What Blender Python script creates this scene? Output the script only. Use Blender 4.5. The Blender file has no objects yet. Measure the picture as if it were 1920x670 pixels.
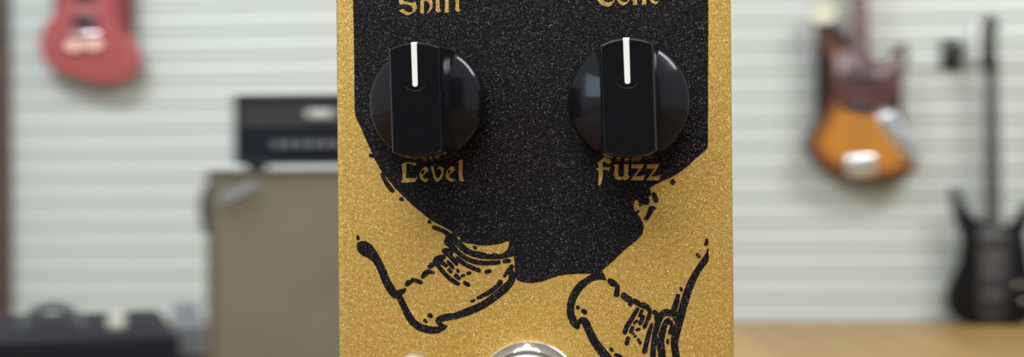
import bpy, bmesh, math, random
import numpy as np
from mathutils import Vector, Matrix
from mathutils.geometry import delaunay_2d_cdt
random.seed(7)
S = bpy.context.scene
C = S.collection
R = math.radians

# ------------------------------------------------------------------ camera
FPX = 2890.0                       # focal length in pixels of the 1920 px wide frame
CAM = Vector((0, 0, 0.44))
ROLL = R(0.5)
cx_ = Vector((math.cos(ROLL), 0, -math.sin(ROLL)))
cy_ = Vector((math.sin(ROLL), 0, math.cos(ROLL)))
cz_ = Vector((0, -1, 0))
cam = bpy.data.cameras.new('camera')
cam.sensor_width = 36; cam.lens = 36 * FPX / 1920
cam.clip_start = 0.01; cam.clip_end = 60
cam.dof.use_dof = True; cam.dof.focus_distance = 0.2455; cam.dof.aperture_fstop = 25; cam.dof.aperture_ratio = 0.62
co = bpy.data.objects.new('camera', cam); C.objects.link(co)
m = Matrix.Identity(4)
for i in range(3):
    m[i][0] = cx_[i]; m[i][1] = cy_[i]; m[i][2] = cz_[i]; m[i][3] = CAM[i]
co.matrix_world = m
S.camera = co
def ray(px, py): return cx_ * ((px - 960) / FPX) + cy_ * ((335 - py) / FPX) - cz_
def at(px, py, Y): return CAM + ray(px, py) * Y

# ------------------------------------------------------------------ world, lights, exposure
S.view_settings.view_transform = 'Standard'; S.view_settings.look = 'None'
S.view_settings.gamma = 1; S.view_settings.exposure = 1.0; S.view_settings.use_curve_mapping = False
W = bpy.data.worlds.new('shop_air'); S.world = W; W.use_nodes = True
bg = W.node_tree.nodes['Background']; bg.inputs[0].default_value = (0.86, 0.95, 1.0, 1); bg.inputs[1].default_value = 0.30
def area(name, loc, target, sx, sy, power, col):
    l = bpy.data.lights.new(name, 'AREA'); l.shape = 'RECTANGLE'; l.size = sx; l.size_y = sy
    l.energy = power; l.color = col
    o = bpy.data.objects.new(name, l); C.objects.link(o); o.location = loc
    o.rotation_euler = (Vector(target) - Vector(loc)).to_track_quat('-Z', 'Y').to_euler()
    return o
# ceiling panels of the shop
area('ceiling_light_front', (-0.5, -1.3, 2.45), (0.0, 0.25, 0.4), 2.2, 1.2, 46, (1.0, 0.97, 0.92))
area('ceiling_light_left', (-1.5, 2.6, 2.5), (-1.3, 4.4, 0.2), 1.4, 0.6, 38, (0.90, 0.97, 1.0))
area('ceiling_light_right', (2.0, 2.6, 2.5), (1.6, 4.4, 0.2), 1.4, 0.6, 36, (1.0, 0.98, 0.92))
area('ceiling_light_side', (1.5, -0.2, 2.3), (0.05, 0.25, 0.4), 0.6, 1.2, 16, (0.92, 0.96, 1.0))
area('knob_reflection_light', (-1.9, -0.9, 1.3), (0.0, 0.25, 0.44), 0.9, 1.1, 5.5, (0.62, 0.86, 1.0))  # unseen bluish panel added behind the camera for the knob skirts' cool reflection

# ------------------------------------------------------------------ materials
def mat(name, col, rough=0.5, metal=0.0, coat=0.0, noise=0.0, nscale=20, bump=0.0, bscale=200, bdist=0.001, spec=0.5):
    M = bpy.data.materials.new(name); M.use_nodes = True
    nt = M.node_tree; b = nt.nodes['Principled BSDF']
    b.inputs['Base Color'].default_value = (*col, 1); b.inputs['Roughness'].default_value = rough
    b.inputs['Metallic'].default_value = metal; b.inputs['Coat Weight'].default_value = coat
    b.inputs['Specular IOR Level'].default_value = spec
    tc = nt.nodes.new('ShaderNodeTexCoord')
    if noise:
        n = nt.nodes.new('ShaderNodeTexNoise'); n.inputs['Scale'].default_value = nscale; n.inputs['Detail'].default_value = 4
        nt.links.new(tc.outputs['Object'], n.inputs['Vector'])
        r = nt.nodes.new('ShaderNodeValToRGB')
        r.color_ramp.elements[0].position = 0.3; r.color_ramp.elements[1].position = 0.7
        r.color_ramp.elements[0].color = (*[c * (1 - noise) for c in col], 1)
        r.color_ramp.elements[1].color = (*[min(1, c * (1 + noise)) for c in col], 1)
        nt.links.new(n.outputs['Fac'], r.inputs['Fac']); nt.links.new(r.outputs['Color'], b.inputs['Base Color'])
    if bump:
        n = nt.nodes.new('ShaderNodeTexNoise'); n.inputs['Scale'].default_value = bscale
        nt.links.new(tc.outputs['Object'], n.inputs['Vector'])
        bp = nt.nodes.new('ShaderNodeBump'); bp.inputs['Strength'].default_value = bump; bp.inputs['Distance'].default_value = bdist
        nt.links.new(n.outputs['Fac'], bp.inputs['Height']); nt.links.new(bp.outputs['Normal'], b.inputs['Normal'])
    return M

def flake_mat(name, dark, mid, light, spark, scale, tilt, rough, metal, streak=0.0, sfrac=0.93, coat=0.0, spec=0.5):
    """powder coat with metal flakes: each voronoi cell is one flake with its own tint and its own small tilt"""
    M = bpy.data.materials.new(name); M.use_nodes = True
    nt = M.node_tree; N = nt.nodes; L = nt.links; b = N['Principled BSDF']
    b.inputs['Roughness'].default_value = rough; b.inputs['Metallic'].default_value = metal
    b.inputs['Coat Weight'].default_value = coat; b.inputs['Coat Roughness'].default_value = 0.25
    b.inputs['Specular IOR Level'].default_value = spec
    tc = N.new('ShaderNodeTexCoord')
    v = N.new('ShaderNodeTexVoronoi'); v.inputs['Scale'].default_value = scale; L.new(tc.outputs['Object'], v.inputs['Vector'])
    sp = N.new('ShaderNodeSeparateColor'); L.new(v.outputs['Color'], sp.inputs[0])
    r = N.new('ShaderNodeValToRGB'); e = r.color_ramp.elements
    e[0].position = 0.0; e[0].color = (*dark, 1); e[1].position = 0.5; e[1].color = (*mid, 1)
    k = e.new(sfrac - 0.04); k.color = (*light, 1); k = e.new(sfrac + 0.03); k.color = (*spark, 1)
    L.new(sp.outputs[0], r.inputs['Fac'])
    # soft large mottling of the coat
    n = N.new('ShaderNodeTexNoise'); n.inputs['Scale'].default_value = scale * 0.18; n.inputs['Detail'].default_value = 3
    L.new(tc.outputs['Object'], n.inputs['Vector'])
    mr = N.new('ShaderNodeMapRange'); mr.inputs['From Min'].default_value = .3; mr.inputs['From Max'].default_value = .7
    mr.inputs['To Min'].default_value = 0.84; mr.inputs['To Max'].default_value = 1.14
    L.new(n.outputs['Fac'], mr.inputs['Value'])
    mul = N.new('ShaderNodeVectorMath'); mul.operation = 'SCALE'
    L.new(r.outputs['Color'], mul.inputs[0]); L.new(mr.outputs['Result'], mul.inputs['Scale'])
    L.new(mul.outputs[0], b.inputs['Base Color'])
    g = N.new('ShaderNodeNewGeometry')
    su = N.new('ShaderNodeVectorMath'); su.operation = 'SUBTRACT'; su.inputs[1].default_value = (.5, .5, .5)
    L.new(v.outputs['Color'], su.inputs[0])
    sc = N.new('ShaderNodeVectorMath'); sc.operation = 'SCALE'; sc.inputs['Scale'].default_value = tilt
    L.new(su.outputs[0], sc.inputs[0])
    ad = N.new('ShaderNodeVectorMath'); ad.operation = 'ADD'; L.new(sc.outputs[0], ad.inputs[0])
    if streak:
        mp = N.new('ShaderNodeMapping'); mp.inputs['Scale'].default_value = (500, 5200, 500)
        L.new(tc.outputs['Object'], mp.inputs['Vector'])
        n2 = N.new('ShaderNodeTexNoise'); n2.inputs['Scale'].default_value = 1; n2.inputs['Detail'].default_value = 2
        L.new(mp.outputs['Vector'], n2.inputs['Vector'])
        bp = N.new('ShaderNodeBump'); bp.inputs['Strength'].default_value = streak; bp.inputs['Distance'].default_value = 0.00008
        L.new(n2.outputs['Fac'], bp.inputs['Height']); L.new(bp.outputs['Normal'], ad.inputs[1])
    else:
        L.new(g.outputs['Normal'], ad.inputs[1])
    no = N.new('ShaderNodeVectorMath'); no.operation = 'NORMALIZE'; L.new(ad.outputs[0], no.inputs[0])
    L.new(no.outputs[0], b.inputs['Normal'])
    return M

GOLD = flake_mat('gold_flake_coat', (.44, .265, .045), (.55, .345, .068), (.66, .44, .12), (1.0, .78, .36), 8200, 0.34, 0.45, 0.35)
INK = flake_mat('black_ink', (.004, .0035, .004), (.006, .005, .006), (.012, .011, .0135), (.12, .118, .12), 6600, 0.42, 0.42, 0.0, streak=0.5, sfrac=0.955, spec=.16)
KNOB = mat('glossy_black_plastic', (.006, .006, .008), 0.13, bump=.05, bscale=900, bdist=.0002, spec=.33)
SCUFF = mat('scuffed_plastic', (.018, .019, .021), .5)
WHITE = mat('white_paint', (.82, .81, .80), .45)
CHROME = mat('bright_nickel', (.90, .89, .84), .27, 1.0, bump=.2, bscale=1500, bdist=.00005)
THREAD = mat('machined_nickel', (.78, .76, .72), .25, 1.0)
LENS = mat('frosted_led_lens', (.36, .33, .25), .28, noise=.08, nscale=800)

# ------------------------------------------------------------------ mesh helpers
def put(name, me, m, parent=None, loc=None, smooth=False):
    me.materials.append(m)
    if smooth:
        for p in me.polygons: p.use_smooth = True
    o = bpy.data.objects.new(name, me); C.objects.link(o)
    if parent: o.parent = parent
    if loc is not None: o.location = loc
    return o
def frombm(name, bm, m, parent=None, smooth=False, loc=None):
    bmesh.ops.recalc_face_normals(bm, faces=bm.faces)
    me = bpy.data.meshes.new(name); bm.to_mesh(me); bm.free()
    o = put(name, me, m, parent, loc)
    if smooth: me.shade_smooth_by_angle(angle=R(35)) if hasattr(me, 'shade_smooth_by_angle') else [setattr(p, 'use_smooth', True) for p in me.polygons]
    if smooth:
        me.set_sharp_from_angle(angle=R(35))
        for p in me.polygons: p.use_smooth = True
    return o
def tag(o, label=None, cat=None, group=None, kind=None):
    if label: o['label'] = label
    if cat: o['category'] = cat
    if group: o['group'] = group
    if kind: o['kind'] = kind
    return o
def empty(name, loc, rz=0, parent=None):
    o = bpy.data.objects.new(name, None); C.objects.link(o); o.location = loc; o.rotation_euler = (0, 0, rz)
    o.empty_display_size = .05
    return o
def box(bm, x0, x1, y0, y1, z0, z1, bev=0, seg=2):
    r = bmesh.ops.create_cube(bm, size=1)
    vs = r['verts']
    bmesh.ops.scale(bm, verts=vs, vec=(x1 - x0, y1 - y0, z1 - z0))
    bmesh.ops.translate(bm, verts=vs, vec=((x0 + x1) / 2, (y0 + y1) / 2, (z0 + z1) / 2))
    if bev:
        es = list({e for v in vs for e in v.link_edges})
        bmesh.ops.bevel(bm, geom=es, offset=bev, segments=seg, profile=.5, affect='EDGES')
def lathe(bm, prof, seg=64, M=None, cap=True):
    rings = []
    for r, z in prof:
        ring = [bm.verts.new((r * math.cos(2 * math.pi * k / seg), r * math.sin(2 * math.pi * k / seg), z)) for k in range(seg)]
        rings.append(ring)
    for a, b in zip(rings, rings[1:]):
        for k in range(seg): bm.faces.new((a[k], a[(k + 1) % seg], b[(k + 1) % seg], b[k]))
    if cap:
        bm.faces.new(rings[0][::-1]); bm.faces.new(rings[-1])
    if M is not None: bmesh.ops.transform(bm, matrix=M, verts=[v for r in rings for v in r])
def smooth_loop(pts, n=6, closed=True):
    P = [Vector(p) for p in pts]; out = []; N = len(P)
    rng = range(N) if closed else range(N - 1)
    for i in rng:
        if closed: a, b, c, d = P[i - 1], P[i], P[(i + 1) % N], P[(i + 2) % N]
        else: a, b, c, d = P[max(i - 1, 0)], P[i], P[i + 1], P[min(i + 2, N - 1)]
        for k in range(n):
            t = k / n
            out.append(0.5 * ((2 * b) + (c - a) * t + (2 * a - 5 * b + 4 * c - d) * t * t + (3 * b - 3 * c + d - a) * t ** 3))
    if not closed: out.append(P[-1])
    return out
def slab_xz(bm, loop, y0, y1, bev=0.0):
    """closed outline in x,z extruded from y0 (front) to y1 (back), rounded rims"""
    n = len(loop); cen = sum((Vector((p[0], p[1])) for p in loop), Vector((0, 0))) / n
    def inset(d):
        o = []
        for i in range(n):
            a = Vector(loop[i - 1][:2]); b = Vector(loop[(i + 1) % n][:2]); t = (b - a)
            t = t.normalized() if t.length > 1e-9 else Vector((1, 0))
            nn = Vector((-t.y, t.x)) * area_sign
            o.append(Vector(loop[i][:2]) + nn * d)
        return o
    A = sum(loop[i][0] * loop[(i + 1) % n][1] - loop[(i + 1) % n][0] * loop[i][1] for i in range(n))
    area_sign = 1 if A > 0 else -1
    lv = [(0, y0 + bev, 0), (0, y1 - bev, 0)] if bev else [(0, y0, 0), (0, y1, 0)]
    if bev: lv = [(bev, y0, 0), (bev * .3, y0 + bev * .3, 0), (0, y0 + bev, 0), (0, y1 - bev, 0), (bev * .3, y1 - bev * .3, 0), (bev, y1, 0)]
    rings = [[bm.verts.new((p.x, y, p.y)) for p in inset(d)] for d, y, _ in lv]
    for a, b in zip(rings, rings[1:]):
        for k in range(n): bm.faces.new((a[k], a[(k + 1) % n], b[(k + 1) % n], b[k]))
    f1 = bm.faces.new(rings[0]); f2 = bm.faces.new(rings[-1][::-1])
    bmesh.ops.triangulate(bm, faces=[f1, f2])
def tube(bm, pts, r, seg=10):
    P = [Vector(p) for p in pts]; rings = []
    for i, p in enumerate(P):
        t = (P[min(i + 1, len(P) - 1)] - P[max(i - 1, 0)]).normalized()
        u = t.cross(Vector((0, 1, 0.001)));
        if u.length < 1e-3: u = t.cross(Vector((1, 0, 0)))
        u.normalize(); w = t.cross(u)
        rings.append([bm.verts.new(p + r * (math.cos(2 * math.pi * k / seg) * u + math.sin(2 * math.pi * k / seg) * w)) for k in range(seg)])
    for a, b in zip(rings, rings[1:]):
        for k in range(seg): bm.faces.new((a[k], a[(k + 1) % seg], b[(k + 1) % seg], b[k]))
    bm.faces.new(rings[0][::-1]); bm.faces.new(rings[-1])

# ------------------------------------------------------------------ the setting
WY = R(-5.15)                                     # the slat wall runs slightly towards us on the right
WP = Vector((0, 4.725, 0))                        # point of the wall face straight ahead
wx = Vector((math.cos(WY), math.sin(WY), 0)); wn = Vector((math.sin(WY), -math.cos(WY), 0))
def on_wall(px, py, off):
    """point of the plane a distance off in front of the wall seen at a pixel"""
    d = ray(px, py); p0 = WP + wn * off
    return CAM + d * ((p0 - CAM).dot(wn) / d.dot(wn))
SLAT = 0.0762
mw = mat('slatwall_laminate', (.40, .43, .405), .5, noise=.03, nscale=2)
mg = mat('slatwall_insert_highlight', (.64, .665, .67), .4)
bm = bmesh.new()
z = -SLAT + 0.036; XL, XR = -3.2, 3.4
rows = []
while z < 2.62:
    # board face, undercut slot, insert lip painted paler as if catching the ceiling light
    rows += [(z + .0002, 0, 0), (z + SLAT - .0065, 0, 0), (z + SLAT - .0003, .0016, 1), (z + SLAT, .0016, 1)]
    z += SLAT
va = [(bm.verts.new((XL, y, zz)), bm.verts.new((XR, y, zz))) for zz, y, k in rows]
for i in range(len(va) - 1):
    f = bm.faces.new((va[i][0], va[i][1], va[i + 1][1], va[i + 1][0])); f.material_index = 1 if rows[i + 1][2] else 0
# back of the wall
b0 = [bm.verts.new((XL, .06, rows[0][0])), bm.verts.new((XR, .06, rows[0][0])), bm.verts.new((XR, .06, rows[-1][0])), bm.verts.new((XL, .06, rows[-1][0]))]
bm.faces.new(b0)
me = bpy.data.meshes.new('wall_back'); bm.to_mesh(me); bm.free()
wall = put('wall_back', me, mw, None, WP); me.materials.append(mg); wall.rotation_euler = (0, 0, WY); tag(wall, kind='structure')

def wood_mat(name, a, b, sx, sy, gap=0.012, rough=.4):
    M = bpy.data.materials.new(name); M.use_nodes = True; nt = M.node_tree; N = nt.nodes; L = nt.links; bs = N['Principled BSDF']
    bs.inputs['Roughness'].default_value = rough
    tc = N.new('ShaderNodeTexCoord'); br = N.new('ShaderNodeTexBrick')
    mp = N.new('ShaderNodeMapping'); mp.inputs['Rotation'].default_value = (0, 0, R(90)); L.new(tc.outputs['Object'], mp.inputs['Vector']); L.new(mp.outputs['Vector'], br.inputs['Vector'])
    br.inputs['Color1'].default_value = (*a, 1); br.inputs['Color2'].default_value = (*b, 1); br.inputs['Mortar'].default_value = (a[0] * .3, a[1] * .25, a[2] * .2, 1)
    br.inputs['Scale'].default_value = 1; br.inputs['Brick Width'].default_value = sx; br.inputs['Row Height'].default_value = sy; br.inputs['Mortar Size'].default_value = .0015
    n = N.new('ShaderNodeTexNoise'); n.inputs['Scale'].default_value = 1; n.inputs['Detail'].default_value = 6
    m2 = N.new('ShaderNodeMapping'); m2.inputs['Scale'].default_value = (60, 3, 60); L.new(tc.outputs['Object'], m2.inputs['Vector']); L.new(m2.outputs['Vector'], n.inputs['Vector'])
    mx = N.new('ShaderNodeMix'); mx.data_type = 'RGBA'; mx.blend_type = 'MULTIPLY'; mx.inputs['Factor'].default_value = .45
    L.new(br.outputs['Color'], mx.inputs['A']); L.new(n.outputs['Color'], mx.inputs['B'])
    g = N.new('ShaderNodeMix'); g.data_type = 'RGBA'; g.blend_type = 'MIX'; g.inputs['Factor'].default_value = .3
    L.new(br.outputs['Color'], g.inputs['B']); L.new(mx.outputs['Result'], g.inputs['A'])
    L.new(g.outputs['Result'], bs.inputs['Base Color'])
    return M
FLOORM = wood_mat('light_oak_planks', (.42, .255, .075), (.34, .20, .06), 1.2, .13)
bm = bmesh.new(); box(bm, -3.6, 3.8, -1.9, 5.2, -.05, 0)
floor = frombm('floor', bm, FLOORM); tag(floor, kind='structure')
bm = bmesh.new(); box(bm, -2.3, 2.3, -1.95, -1.85, 0, 2.65)  # unseen dark wall behind the camera, added to darken the knobs' reflections
tag(frombm('wall_added_dark', bm, mat('added_dark_wall', (.055, .055, .06), .8, noise=.2, nscale=2)), kind='structure')
bm = bmesh.new(); box(bm, -.05, .05, -.04, .0, 0, 2.55, .004)
p = on_wall(-4, 335, 0.0); tp = frombm('trim_1', bm, mat('dark_brown_trim', (.055, .035, .025), .5, noise=.3, nscale=15)); tp.location = (p.x, p.y - .002, 0.0); tp.rotation_euler = (0, 0, WY); tag(tp, kind='structure')

# ------------------------------------------------------------------ effect pedal
PY = R(5.0)
pn = Vector((-math.sin(PY), -math.cos(PY), 0)); pxv = Vector((math.cos(PY), -math.sin(PY), 0)); pzv = Vector((0, 0, 1))
PC = CAM + Vector((0, .25, 0))                    # a point of the pedal's face
def face_raw(px, py, h=0.0):
    d = ray(px, py); t = ((PC + pn * h) - CAM).dot(pn) / d.dot(pn); q = CAM + d * t - PC
    return q.dot(pxv), q.z
BOT = face_raw(1005, 905)[1]; TOP = face_raw(1000, -430)[1]
XLf = face_raw(631, 335)[0]; XRf = face_raw(1374, 335)[0]; XM = (XLf + XRf) / 2
ped = bpy.data.objects.new('effect_pedal', None); C.objects.link(ped); ped.empty_display_size = .03
org = PC + pxv * XM + Vector((0, 0, BOT))
mm = Matrix.Identity(4)
for i in range(3): mm[i][0] = pxv[i]; mm[i][1] = pzv[i]; mm[i][2] = pn[i]; mm[i][3] = org[i]
ped.matrix_world = mm
tag(ped, 'sparkly gold guitar effect pedal with black printed artwork of boots, large in the foreground', 'effect pedal')
def F(px, py, h=0.0):
    x, y = face_raw(px, py, h); return Vector((x - XM, y - BOT, h))
HW = (XRf - XLf) / 2; PH = TOP - BOT
bm = bmesh.new(); box(bm, -HW, HW, 0, PH, -.0355, 0, .0011, 4)
frombm('enclosure', bm, GOLD, ped, smooth=True)
bm = bmesh.new(); box(bm, -HW - .0002, HW + .0002, -.0002, PH + .0002, -.0375, -.0357, .0004, 2)
frombm('bottom_plate', bm, GOLD, ped)

# ---- artwork traced on the face, united as a distance field and contoured
def Z(ox, oy, s, pts): return [(ox + x / s, oy + y / s) for x, y in pts]
MAIN = [(661, -110), (662, 0), (664, 100), (665, 205), (667, 219), (674, 234), (684, 257), (690, 270), (700, 293), (713, 318), (728, 337), (741, 353), (757.5, 369.5),
 (776, 387), (795, 403), (811, 415), (830, 424.6), (847, 434), (852, 446), (858, 456), (869, 468), (886, 479), (903, 482), (923, 485), (943, 484), (963.5, 480.5), (965, 500), (966.5, 521),
 (971, 526), (980, 529.5), (996, 531), (1013, 529), (1030, 523), (1046, 517.5), (1065, 514.6), (1082, 513.6), (1113, 513), (1121, 517), (1129, 507), (1149, 490), (1171.5, 468), (1193, 451.5), (1204, 439), (1207, 427),
 (1204, 416.5), (1200, 408), (1195, 402), (1188.5, 392), (1188, 384), (1189.5, 377.5), (1192.5, 374.5), (1196, 377), (1200, 384), (1205, 383), (1210, 385), (1217, 383), (1218, 375), (1215.5, 371), (1220.5, 366), (1220.5, 359), (1217.5, 354),
 (1224.5, 348.5), (1241, 340), (1259.5, 332), (1273, 324), (1289, 312), (1305, 297), (1321, 283.5), (1327, 276), (1327.5, 200), (1328, 0), (1328, -110)]
HOLES = [Z(790, 400, 3.526, [(262, 193), (320, 200), (380, 212), (450, 212), (520, 202), (560, 187), (580, 184), (578, 215), (570, 240), (540, 265), (510, 277), (495, 265), (475, 264), (455, 277), (430, 272), (420, 262), (385, 255), (340, 247), (310, 232), (290, 214)]),
 Z(790, 400, 3.526, [(228, 150), (262, 166), (258, 174), (240, 180), (232, 172)])]
ST = [
 [(677, 461, 8.5), (684, 466.5, 13.3), (696, 475.5, 10.5), (707, 489.5, 7.6), (716.5, 508, 7.6), (724, 527, 7.6), (733, 543, 8), (740, 553, 7)],
 [(740, 552, 7), (752, 548, 5.5), (758, 544.5, 3.2), (760, 541, 1.2)],
 [(742, 550, 5.5), (748, 556, 5.8), (757, 574, 6.2), (768, 596, 6.8), (782, 610.5, 7), (798, 617.5, 7), (817, 619.5, 6.4), (831, 615, 4.6), (836, 612, 2.5)],
 [(830, 612, 3.6), (823, 606, 4.6), (823, 600, 6), (836, 595.5, 6.6), (854.5, 592.5, 6.2), (877.5, 584.5, 7.2), (900, 575, 7), (917, 565, 7), (932, 553, 7.2), (948, 540, 7.5), (960, 525, 6), (962, 514, 5)],
 [(896.5, 559, 3.2), (915, 549.5, 4.2), (932, 537, 4), (938, 529.5, 4.8)], [(884.5, 565, 2.6), (888, 564, 2.8)],
 [(946, 518, 2.6), (950, 512, 3.6), (956, 506, 5), (960, 500, 4)], [(958, 503, 4), (958, 520, 4.5)],
 [(814, 427, 4), (827, 431.5, 3.8), (840, 440, 5), (841, 454, 7.5)],
 [(844, 442, 5.5), (852, 449, 6), (862, 461, 5), (874, 471, 5), (890, 477.5, 5.2), (903.5, 480, 5.5), (923, 482, 4.8), (943, 481, 4.2), (960, 477, 4)],
 [(840, 454, 7.5), (849.5, 464.5, 5), (861, 475.5, 4.2), (875, 485.5, 4.3), (892, 491.5, 4.6), (912, 493.6, 4.4), (932, 492.4, 4.2), (935, 492, 4)],
 [(945.5, 490.5, 3.6), (950, 489.5, 4.2), (955, 489.6, 3.6)], [(858, 485, 4.6), (869.4, 494.5, 4.1), (883.6, 501.5, 4), (898, 507.6, 4)], [(913, 510, 4.4), (917.5, 509, 4)],
 [(832, 470, 4), (838, 469, 3.8), (846, 472.5, 4.6)], [(834, 474, 4), (840, 477, 4.6), (849, 486, 4.4), (856, 495, 3.6)],
 [(816, 494, 5), (818, 488, 5.5), (824, 484, 5.5), (832, 482, 4)], [(826, 487, 4.4), (830, 493, 4), (836, 498, 3.6)], [(840, 491, 2.8), (845, 497, 4), (849, 502, 3.4)], [(824, 492, 5), (820, 497, 4.4)],
 [(820, 496, 4.4), (829.7, 509, 4), (844, 523, 4.1), (858.5, 532.5, 4.1)],
 [(842, 506, 3.2), (845, 510, 3.2)], [(858, 507.5, 3.1), (859, 510, 2.6)], [(855, 517.5, 4.2), (860, 522, 3.8)], [(866, 518, 2.8), (870, 516.5, 2.8)], [(878, 513, 3.6), (881, 512, 3)], [(872, 531, 3.8), (878, 534.5, 3.8)],
 [(806, 500, 4.6), (810, 497, 4.8)], [(792.5, 519, 4), (798, 513, 5.2), (804, 510, 4.4), (813, 511.5, 2.6)], [(763, 533, 4.6), (768, 529.5, 4.6), (773, 527, 3)], [(774, 524, 2.8), (780, 526.5, 3.6), (788.5, 529.5, 4)],
 [(671, 443.5, 2.2), (671, 447.5, 3.2)], [(806, 590, 3), (808, 593, 3.6), (804, 593, 3)], [(796, 601, 3), (799, 603.5, 2.6)],
 [(716, 327, 3), (721, 337, 4), (729, 350, 4.3), (736, 357.5, 4)], [(695, 291.5, 3.4), (699, 293, 3)], [(753, 372.5, 3.2), (751, 374.5, 2.6), (755, 374.5, 2.6)], [(805, 416, 3.3)], [(891, 465, 3.1), (888.5, 462.8, 2), (893, 466, 2)],
 # right boot
 [(1121, 512, 9), (1126, 517, 7), (1132, 522, 3.5), (1135, 524.5, 1.5)], [(1119, 517, 8), (1108, 522, 6.5), (1099, 528, 6.5), (1088, 537, 7.3), (1077, 552.5, 7.3), (1070.5, 570.6, 7), (1070, 589.5, 7), (1076, 604, 7.3), (1082, 613, 5)],
 [(1083, 609, 4.5), (1090, 600.5, 4.8), (1097, 604, 7.2), (1105, 621.7, 7.4), (1114.5, 640.5, 7.8), (1128, 659, 8.2), (1141, 675, 8.5), (1155, 695, 8.5)],
 [(1083.6, 577, 3.8)], [(1093, 583.5, 3.8), (1096.5, 585.5, 4.6)], [(1145.5, 655, 3.2), (1148, 657, 3)], [(1156, 667, 4.5), (1162, 671, 5.5)],
 [(1144, 527.5, 5.5), (1149, 531, 6.5), (1154, 534, 4.6)], [(1158, 537, 3.6), (1157.5, 543, 4.6), (1156, 552, 5.2)], [(1169.5, 554.5, 6), (1176, 560, 6.2), (1182, 563, 5), (1182, 571, 4.4)], [(1190, 565, 5), (1195, 568, 5)],
 [(1199, 572, 4), (1206, 573, 5.6), (1213, 576.5, 5.6), (1218, 583, 4)], [(1227, 585.5, 4.2), (1231, 591, 5), (1231, 600, 4.2)],
 [(1195.5, 580, 3.4), (1189, 590, 4), (1182, 602, 4.4), (1175, 613, 4.5), (1171.5, 623, 4.6)],
 [(1204, 583, 3), (1199.5, 591.5, 3.8)], [(1206, 594, 3.6), (1200.5, 606.5, 3.8)], [(1219, 587, 4), (1213.5, 602, 3.9), (1208, 613.5, 3.7)],
 [(1189.5, 606, 2.8), (1194, 602.5, 3)], [(1185.5, 615, 3.8), (1183, 622, 3.6)], [(1193.5, 619, 2.4), (1198.5, 617.5, 2.8)], [(1188, 627, 2.8), (1191, 631, 2.8)], [(1177.5, 635, 4), (1175, 644, 4.2)], [(1197, 637.5, 3), (1200, 643.5, 3.2)],
 [(1222, 609, 3.3), (1217, 624, 4.4), (1212.5, 642, 4.6), (1208.5, 659.5, 4.6)],
 [(1270, 594, 5.5), (1258, 588, 6.4), (1247, 586.5, 6.4), (1240, 592, 6), (1233.5, 606, 5.8), (1227.5, 630.7, 5.2), (1224.5, 659, 5.2), (1225, 690, 5.2)],
 [(1253, 600, 4), (1248, 606, 5), (1242, 624, 6), (1238.5, 643, 7), (1240.5, 661, 7), (1243, 690, 7)],
 [(1255, 606, 3.4), (1259, 605, 3.6), (1259.5, 613, 3.6), (1256.5, 624, 4.2)], [(1252, 638.5, 2.8), (1252, 643, 2.8)],
 [(1327, 467.6, 1), (1325.5, 478, 3.4), (1322, 488, 6), (1308, 508, 6), (1294, 535, 7), (1283, 568, 7.4), (1274, 602, 7.4), (1266.5, 630, 7.4), (1264.5, 645, 7), (1268, 670, 7), (1273, 700, 7)],
 [(1271, 555, 4), (1268, 568, 5.2), (1264, 582, 5.8), (1268, 598, 6)], [(1325, 449.5, 2.4), (1324.5, 456, 3.4), (1322.5, 459, 2.6)], [(1307.5, 477.5, 3), (1310.5, 480.5, 3.6)], [(1277, 541.5, 3), (1277.5, 544.5, 2.8)],
 [(1261, 339, 3), (1262, 344, 3), (1258.5, 342, 2.6), (1265, 341.5, 2)], [(1226, 365.5, 4.6), (1230, 376, 4.4)], [(1201, 384, 3.4), (1204, 378.5, 3.6), (1213, 378, 5)],
 [(1228, 391, 2.6), (1221, 391.5, 5.2), (1218, 400, 4.6), (1212, 409.5, 4.2)], [(1194, 399, 2.6), (1198, 395.5, 1.6)],
]
LV = (730, 280, 8.376); FZ = (1100, 280, 8.375); SH = (730, 0, 11.165); TN = (1100, 0, 11.17)
e1o = [(470, 400), (490, 340), (560, 272), (595, 283), (618, 335), (525, 415), (540, 455), (580, 470), (625, 455), (600, 500), (560, 520), (500, 482), (475, 440)]
e1i = [(505, 395), (500, 345), (538, 322), (558, 345), (518, 398)]
mv = lambda P, dx, dy: [(x + dx, y + dy) for x, y in P]
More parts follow.
